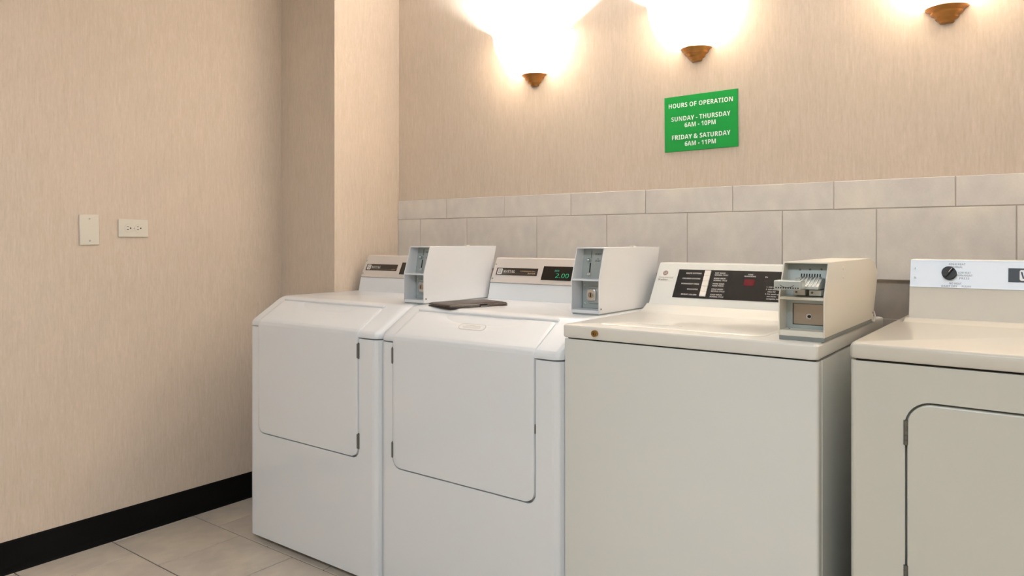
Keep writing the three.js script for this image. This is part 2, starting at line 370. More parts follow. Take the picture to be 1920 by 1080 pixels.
{
  const y = 1.196, z = 1.069;
  const t = thing('power_outlet', 'double power outlet turned sideways on the left wall', 'outlet', [XL, y, z]);
  const at = (g) => { g.rotateY(Math.PI / 2); return g.translate(XL, y, z); };          // local x -> -z
  P('cover', at(rbox(-0.058, 0.058, -0.035, 0.035, 0.0004, 0.0065, 0.003, 3)), M.plate, t);
  for (const s of [-1, 1]) {
    const ox = 0.001 + s * 0.0195;
    const face = new THREE.Shape(); face.absarc(ox, 0, 0.0172, 0, Math.PI * 2);
    const m = P('socket_face', at(exZ(face, 0.006, 0.0078, 0.0005, 20)), M.plate, t);
    P('slot', at(box(ox - 0.009, ox - 0.0015, 0.0045, 0.0066, 0.0074, 0.0081)), M.dark, m);
    P('slot', at(box(ox - 0.0085, ox - 0.002, -0.0066, -0.0045, 0.0074, 0.0081)), M.dark, m);
    P('slot', at(cyl(0.0029, 0.0007, 'z', ox + 0.0055, 0, 0.00775, 12)), M.dark, m);
  }
  P('screw', at(cyl(0.0025, 0.0015, 'z', 0.001, 0, 0.0068, 12)), M.steelPaint, t);
}

// ================================================================ MACHINES
// ---- slant-front dryers
const DECK = 0.927, ZFR = 0.82, ZBK = 0.10;
function slantProfile() {                                // the way up the front: vertical face, bend, slope; returns points with normals by length
  const pts = []; const yb = 0.841, sl = Math.atan2(0.14, 0.086);     // turn of the normal
  const push = (y, z, a) => pts.push([y, z, Math.sin(a), Math.cos(a)]);   // a: tilt of the normal upwards
  const r = 0.022, tl = r * Math.tan(sl / 2);
  for (let i = 0; i <= 6; i++) push(0.421 + (yb - tl - 0.421) * i / 6, ZFR, 0);
  const cy = yb - tl, cz = ZFR - r;
  for (let i = 1; i <= 8; i++) { const a = sl * i / 8; push(cy + r * Math.sin(a), cz + r * Math.cos(a), a); }
  const [ys, zs] = pts[pts.length - 1], dx = Math.cos(sl), dz = -Math.sin(sl), len = (0.9215 - ys) / dx;
  for (let i = 1; i <= 14; i++) push(ys + dx * len * i / 14, zs + dz * len * i / 14, sl);
  const s = [0]; for (let i = 1; i < pts.length; i++) s.push(s[i - 1] + Math.hypot(pts[i][0] - pts[i - 1][0], pts[i][1] - pts[i - 1][1]));
  const at = (q) => { let i = 0; while (i < s.length - 2 && s[i + 1] < q) i++; const f = (q - s[i]) / (s[i + 1] - s[i]); return pts[i].map((v, k) => v + (pts[i + 1][k] - v) * f); };
  return { s, total: s[s.length - 1], at };
}
function doorSheet(xl, xr) {
  const pr = slantProfile(), S1 = pr.total - 0.020, rb = 0.03, rt = 0.010, d = 0.004;
  const rows = new Set([0, 0.0004, 0.002]); for (let i = 1; i <= 6; i++) rows.add(rb * (1 - Math.cos(i / 6 * Math.PI / 2)) + 0.002);
  for (const v of pr.s) if (v > 0.034 && v < S1 - 0.014) rows.add(v);
  for (let i = 0; i <= 5; i++) rows.add(S1 - 0.0025 - rt * (1 - Math.cos(i / 5 * Math.PI / 2)));
  rows.add(S1 - 0.0005); rows.add(S1);
  const R = [...rows].sort((a, b) => a - b), nx = 44, pos = [], idx = [];
  const sSlope0 = pr.s[14];                              // the slope begins here
  const sm = (a, b, v) => { const t = Math.max(0, Math.min(1, (v - a) / (b - a))); return t * t * (3 - 2 * t); };
  for (const s of R) {
    const q = Math.max(0, s - 0.002), e = Math.max(0, S1 - 0.0025 - s);
    let ins = 0; if (q < rb) ins = rb - Math.sqrt(Math.max(0, rb * rb - (rb - q) ** 2)); if (e < rt) ins = Math.max(ins, rt - Math.sqrt(Math.max(0, rt * rt - (rt - e) ** 2)));
    const rowD = (s === 0 || s === S1) ? -0.014 : (s < 0.001 || s > S1 - 0.0008) ? d - 0.002 : d;
    const [py, pz, ny, nz] = pr.at(s);
    const put = (x, dd) => { const D = Math.min(dd, rowD); pos.push(x, py + ny * D, pz + nz * D); };
    const a = xl + ins, b = xr - ins;
    put(a, -0.014); put(a, d - 0.002); put(a + 0.0006, d - 0.0006); put(a + 0.002, d);
    for (let i = 1; i < nx; i++) {
      const x = a + 0.002 + (b - a - 0.004) * i / nx, u = (x - (xl + xr) / 2) / (xr - xl);
      // shallow finger scoop at the top of the slope
      const half = 0.13 + 0.16 * sm(sSlope0 + 0.03, S1 - 0.002, s);
      const sc = sm(sSlope0 + 0.055, S1 - 0.006, s) * (1 - sm(half - 0.14, half + 0.05, Math.abs(u)));
      put(x, d - 0.011 * sc);
    }
    put(b - 0.002, d); put(b - 0.0006, d - 0.0006); put(b, d - 0.002); put(b, -0.014);
  }
  const C = 4 + nx - 1 + 4;
  for (let r = 0; r + 1 < R.length; r++) for (let c = 0; c + 1 < C; c++) { const a = r * C + c, b = a + 1, e = a + C, f = e + 1; idx.push(a, b, e, b, f, e); }
  const g = new THREE.BufferGeometry(); g.setAttribute('position', new THREE.Float32BufferAttribute(pos, 3)); g.setIndex(idx);
  const m = toCreasedNormals(g, 0.7); m.setAttribute('uv', new THREE.Float32BufferAttribute(new Float32Array(m.attributes.position.count * 2), 2));
  return { geo: m, pr };
}
const logo = (g, x, y, s) => {                           // maker's boxed letter
  g.fillStyle = '#f2efe9'; g.beginPath(); g.roundRect(x, y, s, s, s * 0.16); g.fill();
  g.strokeStyle = '#231a16'; g.lineWidth = s * 0.07; g.beginPath(); g.roundRect(x + s * 0.2, y + s * 0.18, s * 0.6, s * 0.64, s * 0.06); g.stroke();
  text(g, 'M', x + s / 2, y + s * 0.72, s * 0.56, '#231a16', { w: s * 0.42, font: 'serif' });
};
function slantDryer({ x0, x1, dl, dr, hingeRight, label, cons, badge, second, lettering }) {
  const cx = (x0 + x1) / 2, t = thing('dryer', label, 'dryer', [cx, 0, 0.46]);
  const R = 0.030, b0 = 0.024, b1 = 0.8195;
  // cabinet wrap: plan outline with rounded front corners, stepped side seams and a set-back middle
  const sh = new THREE.Shape(), Zf = ZFR, st = 0.0035;
  sh.moveTo(x0 + st, -ZBK); sh.lineTo(x1 - st, -ZBK); sh.lineTo(x1 - st, -(Zf - 0.062)); sh.lineTo(x1 - st - 0.003, -(Zf - 0.061)); sh.lineTo(x1 - st - 0.003, -(Zf - 0.058)); sh.lineTo(x1, -(Zf - 0.056)); sh.lineTo(x1, -(Zf - R));
  sh.absarc(x1 - R, -(Zf - R), R, 0, -Math.PI / 2, true);
  sh.lineTo(x1 - R, -(Zf - 0.02)); sh.lineTo(x0 + R, -(Zf - 0.02)); sh.lineTo(x0 + R, -Zf);
  sh.absarc(x0 + R, -(Zf - R), R, -Math.PI / 2, -Math.PI, true);
  sh.lineTo(x0, -(Zf - 0.056)); sh.lineTo(x0 + st + 0.003, -(Zf - 0.058)); sh.lineTo(x0 + st + 0.003, -(Zf - 0.061)); sh.lineTo(x0 + st, -(Zf - 0.062));
  P('cabinet', toCreasedNormals(exY(sh, b0, b1, 0, 10), 0.5), M.white, t);
  // front skin with the door opening
  const g4 = 0.0042, oy = 0.421 - g4, ro = 0.033, f = new THREE.Shape();
  const fx0 = x0 + R, fx1 = x1 - R, o0 = dl - g4, o1 = dr + g4;
  f.moveTo(fx0, b0); f.lineTo(fx1, b0); f.lineTo(fx1, b1); f.lineTo(o1, b1); f.lineTo(o1, oy + ro); f.absarc(o1 - ro, oy + ro, ro, 0, -Math.PI / 2, true);
  f.lineTo(o0 + ro, oy); f.absarc(o0 + ro, oy + ro, ro, -Math.PI / 2, -Math.PI, true); f.lineTo(o0, b1); f.lineTo(fx0, b1); f.lineTo(fx0, b0);
  P('front_panel', exZ(f, ZFR - 0.0199, ZFR, 0), M.white, t);
  // lid with sloped front
  const sl = Math.atan2(0.14, 0.086), lv = [];
  const add = (y, z1, ins = 0) => lv.push({ y, x0: x0 + ins, x1: x1 - ins, z0: ZBK + ins, z1, rf: R, rb: 0.006 });
  const dzf = (y) => ZFR - (y - 0.841) * (0.14 / 0.086), rt = 0.014;
  add(0.8225, ZFR - 0.003, 0.003); add(0.8245, ZFR, 0); add(0.829, ZFR, 0);
  for (let i = 0; i <= 5; i++) { const a = sl * i / 5, r = 0.022, tl = r * Math.tan(sl / 2); add(0.841 - tl + r * Math.sin(a), ZFR - r + r * Math.cos(a), 0); }
  add(0.875, dzf(0.875), 0); add(0.900, dzf(0.900), 0);
  for (let i = 0; i <= 6; i++) { const a = i / 6 * Math.PI / 2, y = DECK - rt + rt * Math.sin(a); add(y, dzf(y) - 0.012 * (i / 6) ** 3, rt * (1 - Math.cos(a))); }
  P('top_cover', loftY(lv), M.white, t);
  const { geo, pr } = doorSheet(dl, dr);
  const door = P('door', geo, M.white, t);
  { // rounded rail of the cover above the door
    const q = pr.at(pr.total - 0.012), a = Math.atan2(q[2], q[3]), rail = rbox(dl - 0.002, dr + 0.002, -0.0055, 0.0075, -0.006, 0.0062, 0.005, 4);
    P('cover_rail', rail.rotateX(-a).translate(0, q[0], q[1]), M.white, t);
  }
  const hx = hingeRight ? dr + 0.0015 : dl - 0.0015;
  for (const [ya, yb] of [[0.752, 0.806], [0.450, 0.503]]) {
    P('hinge', mergeGeometries([rbox(hx - 0.005, hx + 0.005, ya, yb, ZFR - 0.004, ZFR + 0.0025, 0.001, 1), cyl(0.0042, yb - ya - 0.006, 'y', hx, (ya + yb) / 2, ZFR + 0.003, 10)].map(g => { const q = g.index ? g.toNonIndexed() : g; return q; })), M.hinge, door, 'dark steel hinge');
  }
  if (!hingeRight) {   // latch plate seen in the gap
    P('latch', rbox(dr - 0.001, dr + 0.003, 0.615, 0.640, ZFR - 0.01, ZFR + 0.001, 0.0006, 1), M.hinge, door);
  }
  if (badge) {
    const q = pr.at(pr.total - 0.078), a = Math.atan2(q[2], q[3]);
    const w = 0.105, hh = 0.030, bx = (dl + dr) / 2 + 0.0;
    const tex = canvasTex(420, 120, (g, W, Hh) => {
      g.fillStyle = '#e9ebee'; g.fillRect(0, 0, W, Hh); g.strokeStyle = '#cfc6b8'; g.lineWidth = 7; g.beginPath(); g.roundRect(8, 8, W - 16, Hh - 16, 48); g.stroke();
      g.fillStyle = '#c9bdab'; for (const [yy, xa, xb] of [[34, 90, 330], [56, 60, 345], [78, 80, 350]]) for (let x = xa; x < xb; x += 15) g.fillRect(x, yy, 11, 9);
    });
    const sh2 = roundRect(-w / 2, w / 2, -hh / 2, hh / 2, hh * 0.49);
    const bg = new THREE.ShapeGeometry(sh2, 10), p = bg.attributes.position, uv = bg.attributes.uv;
    for (let i = 0; i < p.count; i++) uv.setXY(i, p.getX(i) / w + 0.5, p.getY(i) / hh + 0.5);
    const solid = exZ(sh2, -0.001, 0.0004); solid.rotateX(-a).translate(bx, q[0] + q[2] * 0.0042, q[1] + q[3] * 0.0042);
    P('badge', solid, M.white, door);
    bg.translate(0, 0, 0.0006).rotateX(-a).translate(bx, q[0] + q[2] * 0.0042, q[1] + q[3] * 0.0042);
    P('badge_print', bg, H({ map: tex, roughness: 0.34, clearcoat: 0.35, clearcoatRoughness: 0.18 }), door, 'faint outlined oval sticker');
  }
  // console
  const [c0, c1] = cons;
  P('console_base', exX([[0.299, DECK - 0.003], [0.285, 0.986], [0.279, 0.9895], [0.16, 0.9895], [0.15, DECK - 0.003]], c0, c1, 0.002), M.white, t);
  const fr = slant(0.9895, 0.285, 1.079, 0.243);
  P('control_panel', exX([[0.2845, 0.9905], [0.2425, 1.079], [0.238, 1.082], [0.19, 1.082], [0.16, 0.9905]], c0, c1, 0.0015), M.consoleGrey, t);
  const cp = t.children[t.children.length - 1];
  P('trim_strip', fr.lay(plateGeo(c0 + 0.001, c1 - 0.001, 0.0, 0.0035, -0.002, 0.0012)), M.consoleGrey, cp);
  const nm = canvasTex(1024, 160, (g, W, Hh) => {
    g.fillStyle = '#241a15'; g.fillRect(0, 0, W, Hh); logo(g, 28, 18, 124);
    text(g, 'MAYTAG', 176, 108, 84, '#d8d2c8', { align: 'left', w: 300, font: 'serif' });
    g.fillStyle = '#8d7c6c'; g.fillRect(176, 126, 700, 5);
    if (lettering) { text(g, 'COMMERCIAL', 985, 82, 40, '#b59c80', { align: 'right', w: 380 }); text(g, 'DRYER', 985, 128, 40, '#c9b193', { align: 'right', w: 190 }); }
    else text(g, 'DRYER', 985, 138, 30, '#b59c80', { align: 'right', w: 120 });
  });
  const s0 = c0 + 0.018;
  P('name_plate', fr.lay(plateGeo(s0, s0 + 0.19, 0.031, 0.060, 0, 0.0014)), H({ map: nm, roughness: 0.35, clearcoat: 0.3 }), cp, 'black name strip with white lettering');
  const em = (on) => canvasTex(512, 256, (g, W, Hh) => {
    g.fillStyle = on ? '#000000' : '#0b0806'; g.fillRect(0, 0, W, Hh);
    if (second === 'digits') { text(g, 'ADD', 205, 96, 44, '#3f8a74', { align: 'left', w: 80 }); text(g, '2.00', 235, 206, 108, '#2f9c74', { align: 'left', w: 235, weight: 'normal' }); }
  });
  P('display', fr.lay(plateGeo(c0 + 0.231, c0 + 0.231 + 0.128, 0.0165, 0.0705, 0, 0.0016)), H({ map: em(false), roughness: 0.2, clearcoat: 0.5, emissive: 0xffffff, emissiveMap: em(true), emissiveIntensity: second === 'digits' ? 0.28 : 0 }), cp, second === 'digits' ? 'black display with green digits' : 'black display window');
  for (const s of [0.016, 0.075]) P('screw', fr.lay(cyl(0.0032, 0.003, 'z', c0 + 0.007, s, 0.001, 12)), M.steelPaint, cp);
  for (const [lx, lz] of [[x0 + 0.06, 0.76], [x1 - 0.06, 0.76], [x0 + 0.06, 0.16], [x1 - 0.06, 0.16]]) P('foot', cyl(0.018, 0.026, 'y', lx, 0.0132, lz, 14), M.dark, t);
  return t;
}
slantDryer({ x0: -2.512, x1: -1.791, dl: -2.447, dr: -1.887, hingeRight: true, cons: [-2.478, -1.874], second: 'blank', lettering: false,
  label: 'white slant-front dryer beside the corner column, door hinges on the column-far side' });
slantDryer({ x0: -1.784, x1: -1.079, dl: -1.7185, dr: -1.1655, hingeRight: false, cons: [-1.749, -1.196], second: 'digits', badge: true, lettering: true,
  label: 'white slant-front dryer with oval sticker and green digits on its console' });

// ---- top-loading washer
{
  const x0 = -1.074, x1 = -0.4185, cx = (x0 + x1) / 2;
  const t = thing('washer', 'almond top-loading washer with plain front and black control panel', 'washer', [cx, 0, 0.46]);
  const sh = new THREE.Shape(), Zf = 0.816, a0 = x0 + 0.002, a1 = x1 - 0.002, r = 0.008;
  sh.moveTo(a0, -ZBK); sh.lineTo(a1, -ZBK); sh.lineTo(a1, -(Zf - 0.036)); sh.lineTo(a1 - 0.005, -(Zf - 0.034)); sh.lineTo(a1 - 0.005, -(Zf - 0.030)); sh.lineTo(a1, -(Zf - 0.028)); sh.lineTo(a1, -(Zf - r));
  sh.absarc(a1 - r, -(Zf - r), r, 0, -Math.PI / 2, true); sh.lineTo(a0 + r, -Zf); sh.absarc(a0 + r, -(Zf - r), r, -Math.PI / 2, -Math.PI, true);
  sh.lineTo(a0, -(Zf - 0.028)); sh.lineTo(a0 + 0.005, -(Zf - 0.030)); sh.lineTo(a0 + 0.005, -(Zf - 0.034)); sh.lineTo(a0, -(Zf - 0.036));
  P('cabinet', toCreasedNormals(exY(sh, 0.024, 0.8855, 0, 6), 0.5), M.almond, t);
  P('cabinet_neck', box(x0 + 0.01, x1 - 0.01, 0.885, 0.8905, ZBK + 0.01, 0.806), M.dark, t);
  const lv = [], r1 = 0.007; const add = (y, ins) => lv.push({ y, x0: x0 + ins, x1: x1 - ins, z0: ZBK + ins, z1: 0.822 - ins, rf: 0.012, rb: 0.006 });
  add(0.8895, 0.004); add(0.8915, 0.001); add(0.894, 0); for (let i = 0; i <= 5; i++) { const a = i / 5 * Math.PI / 2; add(0.925 - r1 + r1 * Math.sin(a), r1 * (1 - Math.cos(a))); }
  const top = P('top_cover', loftY(lv), M.almondTop, t);
  // lid: a low pressed panel, hinged at the back
  const lid = loftY([[0.9245, 0, 0], [0.926, 0, 0], [0.9275, 0.002, 0], [0.9283, 0.006, 0]].map(([y, i]) => ({ y, x0: x0 + 0.075 + i, x1: x1 - 0.135 - i, z0: 0.43 + i, z1: 0.775 - i, rf: 0.03, rb: 0.012 })));
  P('lid', lid, M.almondTop, t);
  P('lid_line', rbox(x0 + 0.14, x0 + 0.3, 0.9282, 0.9292, 0.715, 0.723, 0.0005, 1), M.almondTop, t.children[t.children.length - 1]);
  // curved rise to the console
  const c0 = x0 + 0.018, c1 = x1 - 0.0985;
  const rise = []; for (let i = 0; i <= 8; i++) { const u = i / 8; rise.push([0.415 - 0.075 * u, 0.9245 + 0.0235 * u * u]); }
  P('deck_rise', toCreasedNormals(exX([...rise, [0.30, 0.948], [0.12, 0.948], [0.12, 0.9245]], c0 - 0.008, c1, 0.002), 0.5), M.almondTop, t);
  const fr = slant(0.9475, 0.342, 1.0735, 0.2605);
  const con = P('console', exX([[0.343, 0.946], [0.2605, 1.0735], [0.255, 1.076], [0.19, 1.076], [0.13, 0.946]], c0, c1, 0.002), M.almond, t);
  const tex = canvasTex(2048, 590, (g, W, Hh) => {        // panel 0.352 m x 0.1015 m
    g.fillStyle = '#121011'; g.fillRect(0, 0, W, Hh);
    const X = m => m / 0.352 * W, c = '#d9d6d2';
    const left = ['WHITE COTTONS', 'COLORED COTTONS', 'PERMANENT PRESS', 'DELICATES', 'BRIGHT COLORS'];
    const right = [['HOT WASH', 'NORMAL CYCLE'], ['WARM WASH', 'NORMAL CYCLE'], ['WARM WASH', 'PERM PRESS'], ['COLD WASH', 'GENTLE CYCLE'], ['COLD WASH', 'NORMAL CYCLE']];
    left.forEach((s, i) => text(g, s, X(0.078), 92 + i * 111, 40, c, { align: 'right', w: s.length * 23 }));
    right.forEach(([a, b], i) => { text(g, a, X(0.121), 72 + i * 111, 38, c, { align: 'left', w: a.length * 24 }); text(g, b, X(0.121), 114 + i * 111, 38, c, { align: 'left', w: b.length * 21 }); });
    text(g, 'TIME', X(0.232), 84, 32, c, { w: 96 }); text(g, 'REMAINING', X(0.232), 120, 32, c, { w: 205 });
    text(g, 'On', X(0.281), 126, 36, c, { w: 52 });
    ['1. Add clothes', '2. Add detergent', '    close lid', '3. For wash cycle', '    see lid for', '    complete instructions'].forEach((s, i) => text(g, s, X(0.286), 318 + i * 46, 34, c, { align: 'left', weight: 'bold' }));
  });
  const px0 = c0 + 0.0745, px1 = px0 + 0.352;
  const pan = P('control_panel', fr.lay(plateGeo(px0, px1, 0.0268, 0.1283, 0, 0.0016)), H({ map: tex, roughness: 0.3, clearcoat: 0.2, clearcoatRoughness: 0.1 }), con, 'glossy black control panel with white print');
  for (let i = 0; i < 5; i++) {
    const s1 = 0.1245 - i * 0.0188;
    P('selector_key', fr.lay(rbox(px0 + 0.0885, px0 + 0.108, s1 - (i === 4 ? 0.0165 : 0.0184), s1, 0.001, 0.006, 0.0012, 2)), M.key, pan, 'off-white selector key');
  }
  P('timer_display', fr.lay(plateGeo(px0 + 0.2175, px0 + 0.2485, 0.077, 0.099, 0.001, 0.0024)), H({ color: 0x4a0610, roughness: 0.2, emissive: 0x6a0012, emissiveIntensity: 0.35, clearcoat: 0.4 }), pan, 'dark red display window');
  P('pilot_light', fr.lay(plateGeo(px0 + 0.277, px0 + 0.2845, 0.094, 0.0985, 0.001, 0.0022)), S({ color: 0x3a1014, roughness: 0.3 }), pan);
  const bd = canvasTex(512, 340, (g, W, Hh) => {
    g.fillStyle = '#e3e3de'; g.fillRect(0, 0, W, Hh);
    const cx2 = 200, cy2 = 84;
    g.fillStyle = '#6b4a46'; g.beginPath(); g.arc(cx2, cy2, 78, 0, Math.PI * 2); g.fill();
    g.strokeStyle = '#e3d6d0'; g.lineWidth = 7; g.beginPath(); g.arc(cx2, cy2, 63, 0, Math.PI * 2); g.stroke();
    text(g, 'GE', cx2, cy2 + 33, 92, '#efe4de', { w: 88, font: 'serif' });
    text(g, 'Commercial', 30, 252, 76, '#8a6a63', { align: 'left', w: 440, font: 'serif', weight: 'normal' });
    text(g, 'Washer', 18, 322, 72, '#6b4a46', { align: 'left', w: 300, font: 'serif', weight: 'bold' });
  });
  P('maker_badge', fr.lay(plateGeo(c0 + 0.0075, c0 + 0.0655, 0.0845, 0.1235, 0, 0.0006)), H({ map: bd, roughness: 0.34, clearcoat: 0.35, clearcoatRoughness: 0.16 }), con, 'round maroon emblem above two words');
  const ly = 0.907, lx = -0.971;
  const lock = P('lid_lock', mergeGeometries([cyl(0.0085, 0.008, 'z', lx, ly, 0.826, 24), cyl(0.0062, 0.003, 'z', lx, ly, 0.831, 20)]), M.brass, top, 'round brass lock');
  P('keyhole', box(lx - 0.001, lx + 0.001, ly - 0.003, ly + 0.003, 0.832, 0.8328), M.dark, lock);
  for (const [px, pz] of [[x0 + 0.06, 0.76], [x1 - 0.06, 0.76], [x0 + 0.06, 0.16], [x1 - 0.06, 0.16]]) P('foot', cyl(0.018, 0.026, 'y', px, 0.0132, pz, 14), M.dark, t);
}

// ---- front-door dryer at the end of the row
{
  const x0 = -0.357, x1 = 0.329, cx = (x0 + x1) / 2, Zf = 0.815;
  const t = thing('dryer', 'almond dryer with rounded front door, black knob and silver control panel', 'dryer', [cx, 0, 0.46]);
  const R = 0.012, sh = new THREE.Shape();
  sh.moveTo(x0, -ZBK); sh.lineTo(x1, -ZBK); sh.lineTo(x1, -(Zf - R)); sh.absarc(x1 - R, -(Zf - R), R, 0, -Math.PI / 2, true);
  sh.lineTo(x1 - R, -(Zf - 0.02)); sh.lineTo(x0 + R, -(Zf - 0.02)); sh.lineTo(x0 + R, -Zf); sh.absarc(x0 + R, -(Zf - R), R, -Math.PI / 2, -Math.PI, true); sh.lineTo(x0, -ZBK);
  P('cabinet', toCreasedNormals(exY(sh, 0.024, 0.8985, 0.002, 6), 0.5), M.almond4, t);
  const f = new THREE.Shape(); f.moveTo(x0 + R, 0.026); f.lineTo(x1 - R, 0.026); f.lineTo(x1 - R, 0.8975); f.lineTo(x0 + R, 0.8975); f.lineTo(x0 + R, 0.026);
  const dl = -0.2495, dr = 0.222, db = 0.335, dt = 0.8215, gap = 0.0042;
  f.holes.push(roundRect(dl - gap, dr + gap, db - gap, dt + gap, 0.049));
  P('front_panel', exZ(f, Zf - 0.0199, Zf, 0, 12), M.almond4, t);
  const door = P('door', exZ(roundRect(dl, dr, db, dt, 0.045), Zf - 0.0195, Zf + 0.003, 0.003, 12), M.almond4, t);
  for (const yc of [0.761, 0.468]) {
    const hs = []; for (let i = 0; i < 5; i++) hs.push(cyl(0.0046, 0.0094, 'y', dl - 0.0022, yc - 0.02 + i * 0.01, Zf + 0.001, 10));
    hs.push(cyl(0.0028, 0.05, 'y', dl - 0.0022, yc, Zf + 0.001, 8));
    P('hinge', mergeGeometries(hs), M.hinge, door, 'dark steel barrel hinge');
  }
  P('cabinet_neck', box(x0 + 0.01, x1 - 0.01, 0.898, 0.9035, ZBK + 0.01, Zf - 0.012), M.dark, t);
  const lv = [], r1 = 0.012; const add = (y, ins) => lv.push({ y, x0: x0 - 0.001 + ins, x1: x1 + 0.001 - ins, z0: ZBK + ins, z1: 0.823 - ins, rf: 0.016, rb: 0.006 });
  add(0.9025, 0.004); add(0.9045, 0.001); add(0.907, 0); for (let i = 0; i <= 5; i++) { const a = i / 5 * Math.PI / 2; add(0.937 - r1 + r1 * Math.sin(a), r1 * (1 - Math.cos(a))); }
  P('top_cover', loftY(lv), M.almondTop4, t);
  const c0 = -0.326, c1 = 0.298;
  P('deck_rise', toCreasedNormals(exX([[0.345, 0.9365], [0.33, 0.9375], [0.317, 0.941], [0.300, 0.9445], [0.29, 0.945], [0.12, 0.945], [0.12, 0.9365]], c0 - 0.006, c1 + 0.006, 0.002), 0.5), M.almondTop4, t);
  P('console', exX([[0.2835, 0.944], [0.2650, 1.026], [0.2480, 1.0955], [0.244, 1.098], [0.17, 1.098], [0.14, 0.944]], c0, c1, 0.002), M.console4, t);
  const con = t.children[t.children.length - 1];
  const fr = slant(1.0255, 0.2656, 1.0965, 0.2488);
  const tex = canvasTex(2048, 236, (g, W, Hh) => {          // panel 0.622 m x 0.0715 m
    g.fillStyle = '#dfe3ea'; g.fillRect(0, 0, W, Hh);
    const X = m => m / 0.622 * W, c = '#8f949c';
    text(g, 'HIGH HEAT', X(0.107), 40, 24, c, { w: 125 }); text(g, 'NORMAL', X(0.107), 64, 24, c, { w: 84 });
    text(g, 'LOW HEAT', X(0.124), 112, 24, c, { w: 92 }); text(g, 'PERMANENT', X(0.124), 136, 24, c, { w: 118 }); text(g, 'PRESS', X(0.124), 160, 24, c, { w: 76 });
    text(g, 'NO HEAT', X(0.104), 206, 24, c, { w: 92 }); text(g, 'DAMP DRY     FLUFF', X(0.106), 230, 24, c, { w: 220 });
  });
  const pan = P('control_panel', fr.lay(plateGeo(c0 + 0.001, c1 - 0.001, -0.0005, 0.0722, 0, 0.0022)), S({ map: tex, metalness: 0.25, roughness: 0.38 }), con, 'silver control panel with faint grey print');
  for (const e of [[-0.0005, 0.001], [0.0712, 0.0727]]) P('panel_edge', fr.lay(plateGeo(c0 + 0.001, c1 - 0.001, e[0], e[1], 0.001, 0.0034)), M.silver, pan);
  const kx = -0.2345, ks = 0.0372;
  const kb = P('knob', fr.lay(mergeGeometries([cyl(0.0168, 0.004, 'z', kx, ks, 0.004, 28), cyl(0.0155, 0.012, 'z', kx, ks, 0.011, 28, 0.0165)])), M.knob, pan, 'round black knob');
  const kr = rbox(-0.0035, 0.0035, -0.0145, 0.0145, 0, 0.008, 0.0025, 2); kr.rotateZ(-0.62); kr.translate(kx, ks, 0.0155);
  P('knob_grip', fr.lay(kr), M.knob, kb);
  const km = box(-0.0006, 0.0006, 0.001, 0.0138, 0, 0.0004); km.rotateZ(-0.62); km.translate(kx, ks, 0.0236);
  P('knob_mark', fr.lay(km), M.key, kb, 'white pointer line');
  for (const s of [0.0246, 0.0495]) {
    const sc = P('screw', fr.lay(cyl(0.0034, 0.003, 'z', c0 + 0.0125, s, 0.003, 14)), M.steel, pan);
    P('screw_recess', fr.lay(box(c0 + 0.0125 - 0.0016, c0 + 0.0125 + 0.0016, s - 0.0006, s + 0.0006, 0.0044, 0.0049)), M.dark, sc);
  }
  const lt = canvasTex(512, 176, (g, W, Hh) => {
    g.fillStyle = '#2d343c'; g.fillRect(0, 0, W, Hh); g.fillStyle = '#f0f1f3'; g.beginPath(); g.roundRect(118, 20, 142, 136, 22); g.fill();
    text(g, 'W', 189, 130, 118, '#2b3350', { w: 122 });
  });
  P('name_plate', fr.lay(plateGeo(-0.1068, -0.0045, 0.0188, 0.0543, 0.002, 0.0036)), H({ map: lt, roughness: 0.35, clearcoat: 0.2 }), pan, 'dark name plate with a white square emblem');
  for (const [px, pz] of [[x0 + 0.06, 0.76], [x1 - 0.06, 0.76], [x0 + 0.06, 0.16], [x1 - 0.06, 0.16]]) P('foot', cyl(0.018, 0.026, 'y', px, 0.0132, pz, 14), M.dark, t);
}

